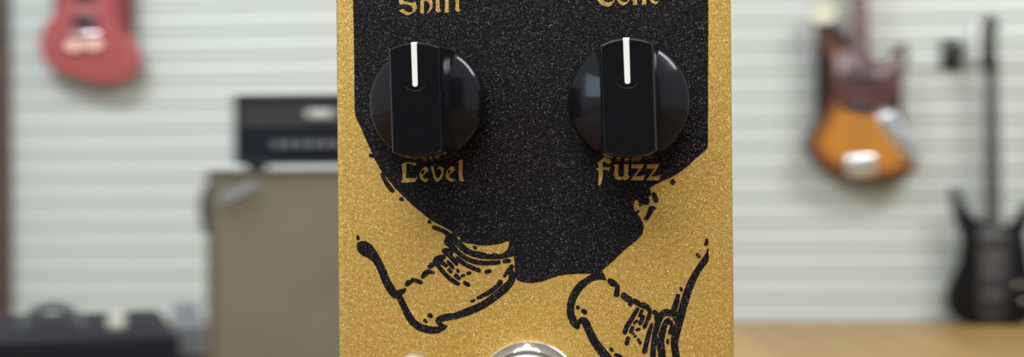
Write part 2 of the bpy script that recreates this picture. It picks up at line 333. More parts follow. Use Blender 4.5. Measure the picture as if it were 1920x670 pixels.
WORDS = {
 'Level': ([Z(*LV, q) for q in (
   [(182, 245), (245, 205), (300, 202), (350, 213), (375, 225), (400, 208), (420, 225), (415, 247), (385, 260), (345, 232), (270, 220), (265, 290), (268, 360), (256, 450), (300, 450), (400, 460), (440, 430), (445, 445), (405, 515), (220, 527), (178, 515), (210, 470), (208, 380), (200, 270)],
   e1o, [(635, 275), (695, 268), (710, 350), (722, 420), (760, 466), (800, 430), (820, 370), (812, 320), (780, 308), (745, 312), (790, 266), (830, 285), (857, 330), (850, 400), (820, 460), (750, 520), (715, 492), (688, 430), (670, 350), (655, 290)],
   [(885, 400), (900, 340), (975, 265), (1010, 280), (1033, 325), (935, 412), (955, 455), (1000, 470), (1040, 460), (1010, 500), (970, 517), (910, 482), (888, 440)],
   [(1072, 195), (1140, 160), (1156, 180), (1152, 300), (1152, 420), (1160, 470), (1183, 485), (1150, 508), (1100, 492), (1090, 400), (1088, 270), (1095, 215)])],
   [Z(*LV, q) for q in (e1i, [(920, 395), (915, 345), (945, 318), (968, 345), (928, 398)])]),
 'Fuzz': ([Z(*FZ, q) for q in (
   [(165, 215), (300, 113), (345, 150), (397, 200), (335, 242), (270, 183), (252, 215), (252, 285), (350, 288), (387, 273), (352, 325), (345, 357), (320, 325), (260, 322), (254, 400), (247, 470), (225, 545), (190, 582), (178, 540), (188, 460), (186, 340), (160, 330), (143, 298), (185, 293), (183, 250)],
   [(433, 238), (507, 240), (502, 300), (490, 370), (508, 428), (560, 440), (582, 420), (585, 300), (581, 235), (662, 240), (657, 300), (650, 400), (672, 435), (660, 465), (600, 492), (578, 465), (510, 492), (450, 462), (423, 390), (440, 310)],
   [(703, 238), (907, 236), (870, 300), (790, 400), (765, 425), (850, 425), (910, 403), (890, 492), (686, 487), (740, 420), (820, 303), (698, 303)],
   [(948, 236), (1147, 236), (1112, 300), (1035, 400), (1010, 425), (1100, 425), (1162, 403), (1137, 492), (931, 487), (985, 420), (1065, 303), (940, 303)])], []),
 'Shift': ([Z(*SH, q) for q in (
   [(190, -20), (220, 100), (290, 90), (400, 95), (460, 125), (490, 180), (490, 230), (460, 260), (400, 255), (340, 230), (285, 180), (197, 215), (240, 255), (370, 322), (450, 292), (530, 250), (577, 180), (570, 110), (545, 28), (480, 55), (400, 45), (300, 20), (290, -10), (285, -60), (330, -110), (430, -130), (520, -100), (560, -140), (430, -190), (300, -180), (220, -120), (190, -60)],
   [(650, -200), (725, -230), (722, 30), (780, 18), (830, 50), (852, 110), (840, 180), (812, 220), (775, 290), (850, 240), (902, 150), (908, 60), (890, -10), (860, -40), (800, -50), (760, -40), (722, -15), (722, 270), (685, 288), (645, 268), (652, 100)][:3] + [(780, 18), (830, 50), (852, 110), (840, 180), (812, 220), (775, 290), (850, 240), (902, 150), (908, 60), (890, -10), (860, -40), (800, -50)][0:0] + [(722, 270), (685, 288), (645, 268), (652, 100)],
   [(715, 35), (780, 18), (830, 50), (852, 110), (840, 180), (812, 220), (775, 290), (850, 240), (902, 150), (908, 60), (890, -10), (860, -40), (800, -50), (715, -15)],
   [(965, -40), (1010, -70), (1052, -40), (1052, 170), (1087, 235), (1020, 267), (970, 230), (975, 120)],
   [(1153, 265), (1165, 150), (1165, -200), (1260, -260), (1340, -230), (1300, -170), (1240, -190), (1242, -60), (1320, -60), (1290, -20), (1242, -20), (1242, 265)],
   [(1380, -150), (1455, -180), (1457, -60), (1530, -60), (1500, -20), (1457, -20), (1460, 190), (1497, 215), (1435, 252), (1380, 215), (1390, 100), (1380, -20), (1340, -20), (1350, -60), (1380, -60)])], []),
 'Tone': ([Z(*TN, q) for q in (
   [(240, -150), (180, -200), (230, -240), (400, -215), (560, -250), (600, -215), (540, -180), (400, -185), (350, -160), (320, -90), (335, -20), (390, 38), (460, 50), (530, 30), (600, -20), (593, 10), (550, 70), (510, 117), (440, 142), (330, 112), (260, 60), (225, 0), (215, -80)],
   [(630, 0), (690, 80), (770, 120), (850, 70), (905, 0), (930, -60), (900, -120), (800, -160), (700, -120), (620, -60)],
   [(950, 102), (975, 80), (975, -60), (960, -100), (1010, -140), (1050, -110), (1120, -145), (1200, -140), (1250, -90), (1247, 97), (1138, 92), (1165, 60), (1160, -60), (1120, -90), (1055, -60), (1055, 60), (1045, 105)])] + [mv(Z(*LV, e1o), 431.1, -333.6)],
   [Z(*TN, [(705, 0), (690, -60), (760, -110), (840, -80), (872, -30), (867, 5), (830, 42), (760, 38)]), mv(Z(*LV, e1i), 431.1, -333.6)]),
}
def sdf_poly(poly, X, Y):
    inside = np.zeros(X.shape, bool); d2 = np.full(X.shape, 1e9)
    n = len(poly)
    for i in range(n):
        x0, y0 = poly[i]; x1, y1 = poly[(i + 1) % n]
        if y0 != y1:
            c = ((y0 > Y) != (y1 > Y)) & (X < (x1 - x0) * (Y - y0) / (y1 - y0) + x0); inside ^= c
        dx, dy = x1 - x0, y1 - y0; L = dx * dx + dy * dy + 1e-12
        t = np.clip(((X - x0) * dx + (Y - y0) * dy) / L, 0, 1)
        d2 = np.minimum(d2, (X - x0 - t * dx) ** 2 + (Y - y0 - t * dy) ** 2)
    d = np.sqrt(d2); return np.where(inside, -d, d)
def field(x0, y0, x1, y1, st):
    xs = np.arange(x0, x1 + st / 2, st); ys = np.arange(y0, y1 + st / 2, st)
    return xs, ys, *np.meshgrid(xs, ys)
def paint(D, xs, ys, st, poly, hole=False, pad=6, rnd=0.0):
    P = np.array(poly); i0 = max(0, int((P[:, 0].min() - pad - xs[0]) / st)); i1 = min(len(xs), int((P[:, 0].max() + pad - xs[0]) / st) + 1)
    j0 = max(0, int((P[:, 1].min() - pad - ys[0]) / st)); j1 = min(len(ys), int((P[:, 1].max() + pad - ys[0]) / st) + 1)
    if i1 <= i0 or j1 <= j0: return
    X, Y = np.meshgrid(xs[i0:i1], ys[j0:j1]); d = sdf_poly(poly, X, Y) - rnd
    D[j0:j1, i0:i1] = np.maximum(D[j0:j1, i0:i1], -d) if hole else np.minimum(D[j0:j1, i0:i1], d)
def paint_stroke(D, xs, ys, st, pts):
    P = [Vector(p) for p in pts]
    if len(P) == 1: P = [P[0], P[0] + Vector((.5, .3, 0))]
    P = smooth_loop(P, 5, closed=False)
    for a, b in zip(P, P[1:]):
        rm = max(a.z, b.z) + 5
        i0 = max(0, int((min(a.x, b.x) - rm - xs[0]) / st)); i1 = min(len(xs), int((max(a.x, b.x) + rm - xs[0]) / st) + 1)
        j0 = max(0, int((min(a.y, b.y) - rm - ys[0]) / st)); j1 = min(len(ys), int((max(a.y, b.y) + rm - ys[0]) / st) + 1)
        if i1 <= i0 or j1 <= j0: continue
        X, Y = np.meshgrid(xs[i0:i1], ys[j0:j1]); dx, dy = b.x - a.x, b.y - a.y; L = dx * dx + dy * dy + 1e-9
        t = np.clip(((X - a.x) * dx + (Y - a.y) * dy) / L, 0, 1)
        d = np.hypot(X - a.x - t * dx, Y - a.y - t * dy) - (a.z + t * (b.z - a.z))
        D[j0:j1, i0:i1] = np.minimum(D[j0:j1, i0:i1], d)
def sample(D, xs, ys, st, x, y):
    i = min(max((x - xs[0]) / st, 0), len(xs) - 1.001); j = min(max((y - ys[0]) / st, 0), len(ys) - 1.001)
    a, b = int(i), int(j); u, v = i - a, j - b
    return (D[b, a] * (1 - u) + D[b, a + 1] * u) * (1 - v) + (D[b + 1, a] * (1 - u) + D[b + 1, a + 1] * u) * v
def contours(D, xs, ys, st):
    """marching squares -> simplified closed loops"""
    I = D < 0
    cells = np.argwhere((I[:-1, :-1] != I[1:, :-1]) | (I[:-1, :-1] != I[:-1, 1:]) | (I[:-1, :-1] != I[1:, 1:]))
    nxt = {}
    def hp(j, i): return ('h', j, i)
    def vp(j, i): return ('v', j, i)
    for j, i in cells:
        j = int(j); i = int(i)
        c = (I[j, i], I[j, i + 1], I[j + 1, i + 1], I[j + 1, i])
        e = [hp(j, i), vp(j, i + 1), hp(j + 1, i), vp(j, i)]        # top right bottom left
        cr = [k for k in range(4) if c[k] != c[(k + 1) % 4]]
        if len(cr) == 2: pr = [(e[cr[0]], e[cr[1]])]
        else: pr = [(e[0], e[1]), (e[2], e[3])] if not c[0] else [(e[3], e[0]), (e[1], e[2])]
        for a, b in pr: nxt.setdefault(a, []).append(b); nxt.setdefault(b, []).append(a)
    def pos(k):
        t, j, i = k
        if t == 'h': a, b = D[j, i], D[j, i + 1]; f = a / (a - b); return (xs[i] + f * st, ys[j])
        a, b = D[j, i], D[j + 1, i]; f = a / (a - b); return (xs[i], ys[j] + f * st)
    seen = set(); loops = []
    for s in list(nxt):
        if s in seen: continue
        lp = [s]; seen.add(s); cur = s
        while True:
            q = [t for t in nxt[cur] if t not in seen]
            if not q: break
            cur = q[0]; seen.add(cur); lp.append(cur)
        P = [pos(k) for k in lp]
        if len(P) < 8: continue
        loops.append(simplify(P, 0.13))
    return loops
def simplify(P, tol):
    n = len(P); h = n // 2
    def rdp(a):
        keep = [False] * len(a); keep[0] = keep[-1] = True; stack = [(0, len(a) - 1)]; A = np.array(a)
        while stack:
            i, j = stack.pop()
            if j - i < 2: continue
            d = A[j] - A[i]; L = np.hypot(*d) + 1e-12; q = A[i + 1:j] - A[i]
            dist = np.abs(q[:, 0] * d[1] - q[:, 1] * d[0]) / L; k = int(dist.argmax())
            if dist[k] > tol: keep[i + 1 + k] = True; stack += [(i, i + 1 + k), (i + 1 + k, j)]
        return [a[i] for i in range(len(a)) if keep[i]]
    return rdp(P[:h + 1])[:-1] + rdp(P[h:] + [P[0]])[:-1]
def raised(name, D, xs, ys, st, m, parent, h, base=-0.00002):
    loops = contours(D, xs, ys, st)
    V = []; E = []
    for lp in loops:
        s = len(V); V += [Vector(p) for p in lp]; E += [(s + k, s + (k + 1) % len(lp)) for k in range(len(lp))]
    v, e, f, *_ = delaunay_2d_cdt(V, E, [], 0, 1e-4)
    v = [tuple(p) for p in v]; keep = []
    for t in f:
        x = sum(v[k][0] for k in t) / len(t); y = sum(v[k][1] for k in t) / len(t)
        if xs[0] < x < xs[-1] and ys[0] < y < ys[-1] and sample(D, xs, ys, st, x, y) < 0: keep.append(t)
    bm = bmesh.new(); top = {}; bot = {}
    for t in keep:
        for k in t:
            if k not in top:
                q = F(*v[k]); top[k] = bm.verts.new((q.x, q.y, h)); bot[k] = bm.verts.new((q.x, q.y, base))
    cnt = {}
    for t in keep:
        for a, b in zip(t, t[1:] + t[:1]): cnt[(a, b)] = cnt.get((a, b), 0) + 1
        try: bm.faces.new([top[k] for k in t])
        except ValueError: pass
    for (a, b) in list(cnt):
        if (b, a) not in cnt:
            try: bm.faces.new((top[a], bot[a], bot[b], top[b]))
            except ValueError: pass
    return frombm(name, bm, m, parent)
ST_ = 0.5
xs, ys, X, Y = field(650.25, -90.25, 1340.25, 690.25, ST_)
D = sdf_poly(MAIN, X, Y)
for hpoly in HOLES: paint(D, xs, ys, ST_, hpoly, True)
for s_ in ST: paint_stroke(D, xs, ys, ST_, s_)
wob = .32 * np.sin(X * .83 + 2.1 * np.sin(Y * .31)) * np.sin(Y * .71 + 1.7 * np.sin(X * .27)) + .22 * np.sin(X * 1.9 + Y * .8) * np.sin(Y * 1.63 - X * .4)
D = D + wob
D2 = D.copy()
for w, (o_, i_) in WORDS.items():
    for q in o_: paint(D2, xs, ys, ST_, q, True, rnd=.2)
    E2 = np.full(D.shape, 9.0)
    for q in i_:
        paint(E2, xs, ys, ST_, q)
    D2 = np.minimum(D2, np.where(E2 < 5, E2, 9.0))
D2[0, :] = 5; D2[-1, :] = 5; D2[:, 0] = 5; D2[:, -1] = 5
art = raised('printed_artwork', D2, xs, ys, ST_, INK, ped, 0.00007)
art['label'] = 'raised black ink artwork with two boots'
for w, (o_, i_) in WORDS.items():
    P = np.array([p for q in o_ for p in q]); s2 = .25
    xa, ya, XX, YY = field(P[:, 0].min() - 3, P[:, 1].min() - 3, P[:, 0].max() + 3, P[:, 1].max() + 3, s2)
    E = np.full(XX.shape, 9.0)
    for q in o_: paint(E, xa, ya, s2, q)
    for q in i_: paint(E, xa, ya, s2, q, True)
    E = E + .22 * np.sin(XX * 2.3 + YY) * np.sin(YY * 2.9 - XX)
    lt = raised('lettering', E, xa, ya, s2, GOLD, ped, 0.00003); lt['label'] = 'gold lettering reading ' + w

# ---- knobs
def knob_part(cx, cy, dia, rot, label, tilt=0.0):
    k = bpy.data.objects.new('knob', None); C.objects.link(k); k.parent = ped; k.empty_display_size = .01
    c = F(cx, cy, .0035); k.location = (c.x, c.y, abs(tilt) * .0093); k.rotation_euler = (0, tilt, rot); k['label'] = label
    s = dia / .019; Rr = .0095 * s
    bm = bmesh.new()
    prof = [(Rr * .93, .0004), (Rr * .99, .0007), (Rr, .0014), (Rr, .0034), (Rr * .985, .0040), (Rr * .955, .0044)]
    for t in [.5, 1, 1.5, 2, 2.5, 3, 4, 5, 6, 7, 8]:
        r_ = Rr * (.955 - .955 * t / 8 * .999); prof.append((max(r_, .00002), .0044 + .0042 * (1 - (r_ / (Rr * .955)) ** 1.6)))
    lathe(bm, prof, 128)
    frombm('skirt', bm, KNOB, k, smooth=True)
    # grip bar: strip cut by the circle, lofted upwards
    def outline(w, r, n=26):
        a = math.acos(min(1, w / r)); pts = []
        for i in range(n + 1): t = a + (math.pi - 2 * a) * i / n; pts.append((r * math.cos(t), r * math.sin(t)))
        for i in range(1, 8): pts.append((-w, r * math.sin(a) * (1 - 2 * i / 8)))
        for i in range(n + 1): t = math.pi + a + (math.pi - 2 * a) * i / n; pts.append((r * math.cos(t), r * math.sin(t)))
        for i in range(1, 8): pts.append((w, -r * math.sin(a) * (1 - 2 * i / 8)))
        return pts
    bm = bmesh.new(); lv = [(.0022, 4.85, 9.36), (.0046, 4.85, 9.36), (.0056, 4.50, 9.30), (.0063, 4.36, 9.28), (.0100, 4.2, 9.12), (.0128, 4.1, 9.02), (.0134, 4.0, 8.94), (.0137, 3.83, 8.78), (.0138, 3.68, 8.64), (.0138, 3.66, 8.62)]
    rings = [[bm.verts.new((x, y, z)) for x, y in outline(w * .001 * s, r * .001 * s)] for z, w, r in lv]
    n = len(rings[0])
    for a, b in zip(rings, rings[1:]):
        for i in range(n): bm.faces.new((a[i], a[(i + 1) % n], b[(i + 1) % n], b[i]))
    bm.faces.new(rings[0][::-1]); bm.faces.new(rings[-1])
    gb = frombm('grip_bar', bm, KNOB, k, smooth=True)
    for pg in gb.data.polygons:
        if len(pg.vertices) > 8: pg.use_smooth = False
    gb.data.normals_split_custom_set([tuple(n.vector) for n in gb.data.corner_normals]) if False else None
    # white pointer line inlaid on the top and over the end
    bm = bmesh.new(); hw = .00041 * s; path = [(.0024 * s, .01384), (.0082 * s, .01384), (.00864 * s, .01384), (.00878 * s, .01374), (.00894 * s, .01343), (.00904 * s, .01278), (.0091 * s, .0113)]
    vs = []
    for i, (y, z) in enumerate(path): vs.append([bm.verts.new((sx * hw * (1.0 + .1 * (y / .009)), y, z + (.00003 if i < 3 else 0))) for sx in (-1, 1)])
    for i, (y, z) in enumerate(path): 
        if i > 2:
            for q in vs[i]: q.co.y += .00004
    for a, b in zip(vs, vs[1:]): bm.faces.new((a[0], a[1], b[1], b[0]))
    arc = [bm.verts.new((hw * math.cos(t), .0024 * s - hw * .9 * math.sin(t), .01387)) for t in [math.pi * i / 8 for i in range(1, 8)]]
    bm.faces.new([vs[0][1]] + arc + [vs[0][0]])
    r = bmesh.ops.extrude_face_region(bm, geom=bm.faces[:]); bmesh.ops.translate(bm, verts=[v for v in r['geom'] if isinstance(v, bmesh.types.BMVert)], vec=(0, -.00002, -.00008))
    pl = frombm('pointer_line', bm, WHITE, k); pl['label'] = 'white pointer line'
    bm = bmesh.new(); tube(bm, [(.0017 * s * math.sin(t), .0024 * s - .0013 * s * math.cos(t) + .0003, .0138) for t in [-1.25 + 2.5 * i / 12 for i in range(13)]], .00004, 6)
    sm_ = frombm('scuff_mark', bm, SCUFF, k); sm_['label'] = 'faint curved scuff below the pointer line'
knob_part(802.2, 193.5, .01885, R(1.3), 'black knob above the word Level', -.028)
knob_part(1179.0, 189.5, .0194, R(1.4), 'black knob above the word Fuzz')

# ---- foot switch and lamp bezel
fs = bpy.data.objects.new('foot_switch', None); C.objects.link(fs); fs.parent = ped; c = F(992, 741); fs.location = c
bm = bmesh.new(); lathe(bm, [(.0050, -.00002), (.0087, -.00002), (.0088, .0002), (.0088, .0006), (.0086, .0008), (.0050, .0008)], 96); frombm('washer', bm, CHROME, fs, smooth=True)
bm = bmesh.new(); seg = 96; rings = []
def hexr(a, Rc):
    b = (a - math.pi / 2) % (math.pi / 3) - math.pi / 6; return Rc * math.cos(math.pi / 6) / math.cos(b)
for z, lim in [(.0008, 9), (.0022, 9), (.0026, .00865), (.0030, .0081), (.00325, .0076), (.0033, .0072), (.0033, .0066)]:
    rings.append([bm.verts.new((min(hexr(2 * math.pi * k / seg, .0088), lim) * math.cos(2 * math.pi * k / seg), min(hexr(2 * math.pi * k / seg, .0088), lim) * math.sin(2 * math.pi * k / seg), z)) for k in range(seg)])
for a, b in zip(rings, rings[1:]):
    for k in range(seg): bm.faces.new((a[k], a[(k + 1) % seg], b[(k + 1) % seg], b[k]))
bm.faces.new(rings[0][::-1]); bm.faces.new(rings[-1]); frombm('hex_nut', bm, CHROME, fs, smooth=True)
bm = bmesh.new(); pr = [(.0066, .0025)]
z = .0034
for k in range(5): pr += [(.0069, z), (.0069 - .0000, z + .0001), (.00655, z + .0004)]; z += .0007
pr += [(.0064, z), (.0060, z + .0002), (.0052, z + .0002)]
lathe(bm, pr, 96); frombm('threaded_collar', bm, THREAD, fs, smooth=True)
bm = bmesh.new(); lathe(bm, [(.0049, .004), (.0049, .0125), (.0046, .0132), (.0030, .0138), (.0005, .0140)], 64); frombm('button', bm, CHROME, fs, smooth=True)
led = bpy.data.objects.new('indicator_lamp', None); C.objects.link(led); led.parent = ped; led.location = F(778, 703)
bm = bmesh.new(); lathe(bm, [(.0024, 0), (.0037, 0), (.0037, .0004), (.0034, .0011), (.0029, .0015), (.0024, .0015)], 64); frombm('bezel', bm, mat('satin_nickel', (.50, .46, .38), .42, 1.0), led, smooth=True)
bm = bmesh.new(); lathe(bm, [(.0024, .0008), (.0024, .0016), (.0021, .0026), (.0014, .0033), (.0004, .0036)], 48); frombm('lens', bm, LENS, led, smooth=True)

# wooden box the pedal stands on, below the frame
zt = org.z
bm = bmesh.new()
box(bm, -.2, .2, -.0, .33, zt - .018, zt - .0001, .002)
crate = tag(empty('wooden_box', (0, 0, 0)), 'brown wooden box carrying the gold effect pedal', 'box')
brown = mat('brown_wood', (.16, .075, .035), .4, noise=.25, nscale=30)
frombm('lid', bm, brown, crate)
bm = bmesh.new(); box(bm, -.19, .19, .01, .32, 0, zt - .018, .002); frombm('box_body', bm, brown, crate)

# ------------------------------------------------------------------ guitars
def gmat(name, col, **k): return mat(name, col, k.pop('rough', .25), coat=.0, spec=.15, **k)
def guitar_root(name, px, py, off):
    p = on_wall(px, py, off); return empty(name, p, WY), p, (p - CAM).dot(Vector((0, 1, 0)))
def loc_of(p, Y):
    """pixels -> local x,z of a thing whose origin is p"""
    def f(px, py, pt=p, Y=Y):
        # meet the vertical plane through p parallel to the wall
        d = ray(px, py); t = (pt - CAM).dot(wn) / d.dot(wn); q = CAM + d * t - pt
        return (q.dot(wx), q.z)
    return f
def plate(name, pts, y0, y1, m, root, f, bev=.0008, sm=True, n=5):
    loop = smooth_loop([Vector(f(*q)) for q in pts], n) if sm else [Vector(f(*q)) for q in pts]
    bm = bmesh.new(); slab_xz(bm, [(q.x, q.y) for q in loop], y0, y1, bev)
    return frombm(name, bm, m, root, smooth=True)
def disc(name, x, z, r, y0, y1, m, root):
    bm = bmesh.new(); lathe(bm, [(r, 0), (r, (y1 - y0) * .8), (r * .88, (y1 - y0)), (r * .1, (y1 - y0))], 32, Matrix.Translation((x, y1, z)) @ Matrix.Rotation(R(90), 4, 'X'))
    return frombm(name, bm, m, root, smooth=True)
ROSE = mat('rosewood', (.085, .035, .028), .45, noise=.3, nscale=30)
MAPLE = mat('maple_neck', (.50, .32, .14), .35, noise=.1, nscale=12)
STEEL = mat('steel', (.75, .76, .78), .25, 1.0)
BLK = mat('black_plastic', (.012, .012, .014), .35)
def neck(root, x, z0, z1, head, wood, fb, w0=.028, w1=.021, tuners='left', n=4, hm=None, hw=.04, hl=.18):
    """neck from the body z0 up to z1 with fretboard, frets, strings, headstock and tuners"""
    bm = bmesh.new(); slab_xz(bm, [(x - w0, z0), (x + w0, z0), (x + w1, z1), (x - w1, z1)], -.012, .010, .004); frombm('neck', bm, wood, root, smooth=True)
    bm = bmesh.new(); slab_xz(bm, [(x - w0, z0 - .06), (x + w0, z0 - .06), (x + w1, z1), (x - w1, z1)], -.018, -.0121, .001); fbo = frombm('fretboard', bm, fb, root)
    L = z1 - z0 + .06
    for k in range(20):
        zz = z1 - L * 1.35 * (1 - 2 ** (-(k + 1) / 12)) 
        if zz > z0 - .05: bm = bmesh.new(); box(bm, x - w1 * .95, x + w1 * .95, -.0188, -.0179, zz - .001, zz + .001); frombm('fret', bm, STEEL, fbo)
    hp = [(x - w1, z1 - .005), (x - w1 * 1.1, z1 + .02), (x - hw, z1 + .045), (x - hw * .9, z1 + hl * .75), (x - hw * .4, z1 + hl), (x + hw * .3, z1 + hl * .97), (x + hw * .7, z1 + hl * .8), (x + hw * .35, z1 + hl * .5), (x + w1 * 1.15, z1 + .03), (x + w1, z1 - .005)]
    bm = bmesh.new(); slab_xz(bm, [(q.x, q.y) for q in smooth_loop([Vector(q) for q in hp], 4)], -.010, .008, .002); ho = frombm('headstock', bm, hm or wood, root, smooth=True)
    sd = -1 if tuners == 'left' else 1
    for k in range(n):
        zz = z1 + .05 + k * (hl - .08) / max(n - 1, 1)
        bm = bmesh.new(); tube(bm, [(x + sd * hw * .8, 0, zz), (x + sd * (hw + .012), 0, zz)], .003, 8); lathe(bm, [(.002, -.002), (.009, -.002), (.010, 0), (.009, .002), (.002, .002)], 16, Matrix.Translation((x + sd * (hw + .018), 0, zz)) @ Matrix.Rotation(R(90), 4, 'X'))
        lathe(bm, [(.005, 0), (.005, .006), (.004, .012), (.001, .012)], 16, Matrix.Translation((x + sd * hw * .4, -.009, zz)) @ Matrix.Rotation(R(90), 4, 'X'))
        frombm('tuner', bm, STEEL, root, smooth=True)
def strings(root, x, z0, z1, n, sp):
    bm = bmesh.new()
    for k in range(n):
        xx = x + (k - (n - 1) / 2) * sp; tube(bm, [(xx, -.026, z0), (x + (xx - x) * .75, -.021, z1)], .0007 + .0003 * (n - k) / n, 6)
    o = frombm('strings', bm, STEEL, root)
def hanger(px, py, label, off):
    p = on_wall(px, py, 0.0); h = empty('guitar_hanger', p, WY); tag(h, label, 'hanger', None)
    bm = bmesh.new(); box(bm, -.03, .03, -.016, 0, -.045, .045, .004); frombm('hanger_plate', bm, BLK, h, smooth=True)
    bm = bmesh.new(); tube(bm, [(0, -.012, 0), (0, -off, 0)], .006)
    for s in (-1, 1) if off < .05 else (): tube(bm, [(0, -off, 0), (s * .024, -off, 0), (s * .025, -off - .03, 0), (s * .025, -off - .04, .01)], .006)
    frombm('yoke', bm, BLK, h, smooth=True)
    return h

# --- sunburst bass
root, p, Yd = guitar_root('bass_guitar', 1612, 345, .075)
tag(root, 'sunburst electric bass guitar with dark brown pickguard hanging on the slat wall', 'bass guitar')
f = loc_of(p, Yd)
SB = bpy.data.materials.new('sunburst_lacquer'); SB.use_nodes = True; nt = SB.node_tree; N = nt.nodes; L = nt.links; bs = N['Principled BSDF']
bs.inputs['Roughness'].default_value = .3; bs.inputs['Coat Weight'].default_value = .2
at_ = N.new('ShaderNodeAttribute'); at_.attribute_name = 'rim'
cr = N.new('ShaderNodeValToRGB'); e = cr.color_ramp.elements
e[0].position = 0; e[0].color = (.022, .007, .006, 1); e[1].position = .22; e[1].color = (.05, .012, .007, 1)
q = e.new(.42); q.color = (.13, .045, .010, 1); q = e.new(.70); q.color = (.30, .105, .010, 1); q = e.new(1); q.color = (.40, .16, .014, 1)
L.new(at_.outputs['Fac'], cr.inputs['Fac']); L.new(cr.outputs['Color'], bs.inputs['Base Color'])
bo = [(1622, 88), (1640, 112), (1660, 112), (1676, 92), (1693, 80), (1700, 105), (1692, 150), (1680, 200), (1694, 245), (1714, 285), (1713, 318), (1690, 338), (1640, 346), (1585, 338), (1540, 318), (1513, 285), (1512, 255), (1535, 215), (1553, 175), (1552, 130), (1540, 90), (1527, 50), (1522, 15), (1532, 5), (1545, 25), (1560, 60), (1580, 82), (1602, 85)]
loop = [Vector(q) for q in smooth_loop([Vector(f(*q)) for q in bo], 5)]
lp2 = [(q.x, q.y) for q in loop]
xs_ = [q[0] for q in lp2]; zs_ = [q[1] for q in lp2]
def burst_body(lp2, root, m, y0=-.02, y1=.022, depth=.062):
    bm = bmesh.new(); slab_xz(bm, lp2, y0, y1, .006)
    # subdivide the front: poke a grid so that the rim distance can vary over it
    gx = np.arange(min(xs_), max(xs_), .012); gz = np.arange(min(zs_), max(zs_), .012)
    for v in gx: bmesh.ops.bisect_plane(bm, geom=bm.verts[:] + bm.edges[:] + bm.faces[:], plane_co=(v, 0, 0), plane_no=(1, 0, 0))
    for v in gz: bmesh.ops.bisect_plane(bm, geom=bm.verts[:] + bm.edges[:] + bm.faces[:], plane_co=(0, 0, v), plane_no=(0, 0, 1))
    o = frombm('body', bm, m, root, smooth=True)
    me = o.data; n = len(me.vertices); cs = np.zeros(n * 3); me.vertices.foreach_get('co', cs); cs = cs.reshape(-1, 3)
    d = -sdf_poly(lp2, cs[:, 0], cs[:, 2]); a = me.attributes.new('rim', 'FLOAT', 'POINT'); a.data.foreach_set('value', np.clip(d / depth, 0, 1).astype(np.float32))
    return o
burst_body(lp2, root, SB)
TORT = mat('tortoiseshell_pickguard', (.075, .028, .028), .25, noise=.4, nscale=60, coat=.4)
plate('pickguard', [(1567, 100), (1600, 90), (1640, 118), (1665, 118), (1688, 95), (1688, 150), (1674, 195), (1660, 212), (1630, 216), (1590, 210), (1572, 195), (1568, 150)], -.0225, -.0201, TORT, root, f)
plate('control_plate', [(1648, 200), (1668, 204), (1694, 240), (1711, 280), (1705, 300), (1690, 292), (1666, 262), (1646, 232)], -.0225, -.0201, STEEL, root, f)
for (a, b) in ((1664, 225), (1682, 252), (1698, 282)):
    x, z = f(a, b); disc('control_knob', x, z, .010, -.037, -.0226, STEEL if b < 280 else BLK, root)
x0 = f(1612, 200)[0]; kz = lambda yy: f(1612, yy)[1]
for yy in (148, 200):
    bm = bmesh.new(); box(bm, x0 - .045, x0 + .045, -.028, -.0226, kz(yy) - .009, kz(yy) + .009, .003); frombm('pickup', bm, BLK, root, smooth=True)
bm = bmesh.new(); box(bm, x0 - .043, x0 + .038, -.036, -.0201, kz(334), kz(288), .010, 3); frombm('bridge_cover', bm, STEEL, root, smooth=True)
zt_ = kz(88); neck(root, x0, zt_ - .04, zt_ + .60, None, MAPLE, ROSE, .031, .020, 'left', 4, MAPLE)
strings(root, x0, kz(300), zt_ + .60, 4, .019)
for c_ in root.children:
    pass
tagx, tagz = f(1541, 28)
tg = empty('price_tag', p + wx * tagx + Vector((0, 0, tagz)) + wn * .034, WY); tag(tg, 'round cream hang tag on the upper horn of the sunburst bass', 'tag')
bm = bmesh.new(); lathe(bm, [(.010, 0), (.034, 0), (.035, .001), (.034, .002), (.010, .002)], 40, Matrix.Rotation(R(90), 4, 'X')); frombm('tag_disc', bm, mat('cream_card', (.50, .49, .38), .6), tg)
bm = bmesh.new(); tube(bm, [(0, 0, .033), (0.0, .006, .045), (.004, .012, .05)], .001); frombm('tag_string', bm, WHITE, tg)
hanger(1612, f(0, 0)[1] and 335 - (zt_ + .60 + p.z - .44 + .03) / 4.6 * FPX, 'black wall hanger holding the neck of the sunburst bass', .060)

# --- red guitar
root, p, Yd = guitar_root('electric_guitar', 168, 155, .075)
tag(root, 'coral red electric guitar hanging on the slat wall, its lower body in view', 'guitar')
f = loc_of(p, Yd)
RED = gmat('coral_red_lacquer', (.31, .076, .078), rough=.35)
ro = [(118, 0), (108, 22), (88, 48), (77, 80), (84, 110), (108, 133), (150, 148), (190, 158), (228, 156), (254, 140), (264, 112), (256, 82), (236, 50), (224, 20), (222, -10), (228, -45), (246, -75), (250, -112), (232, -120), (210, -92), (190, -78), (152, -78), (132, -95), (106, -112), (92, -95), (96, -60), (112, -28)]
plate('body', ro, -.022, .022, RED, root, f, .007)
x0 = f(165, 50)[0]; kz = lambda yy: f(165, yy)[1]
for yy in (42, -8): 
    bm = bmesh.new(); box(bm, x0 - .036, x0 + .036, -.030, -.0221, kz(yy) - .018, kz(yy) + .018, .003); frombm('pickup', bm, BLK, root, smooth=True)
bm = bmesh.new(); box(bm, x0 - .04, x0 + .04, -.034, -.0221, kz(66) - .007, kz(66) + .007, .003); frombm('bridge', bm, STEEL, root, smooth=True)
KN = mat('knob_highlight_tint', (.78, .52, .46), .3)  # pale tint painted in for the blurred highlights on metal knobs
for a, b in ((147, 88), (183, 86)):
    x, z = f(a, b); disc('control_knob', x, z, .021, -.042, -.0221, KN, root)
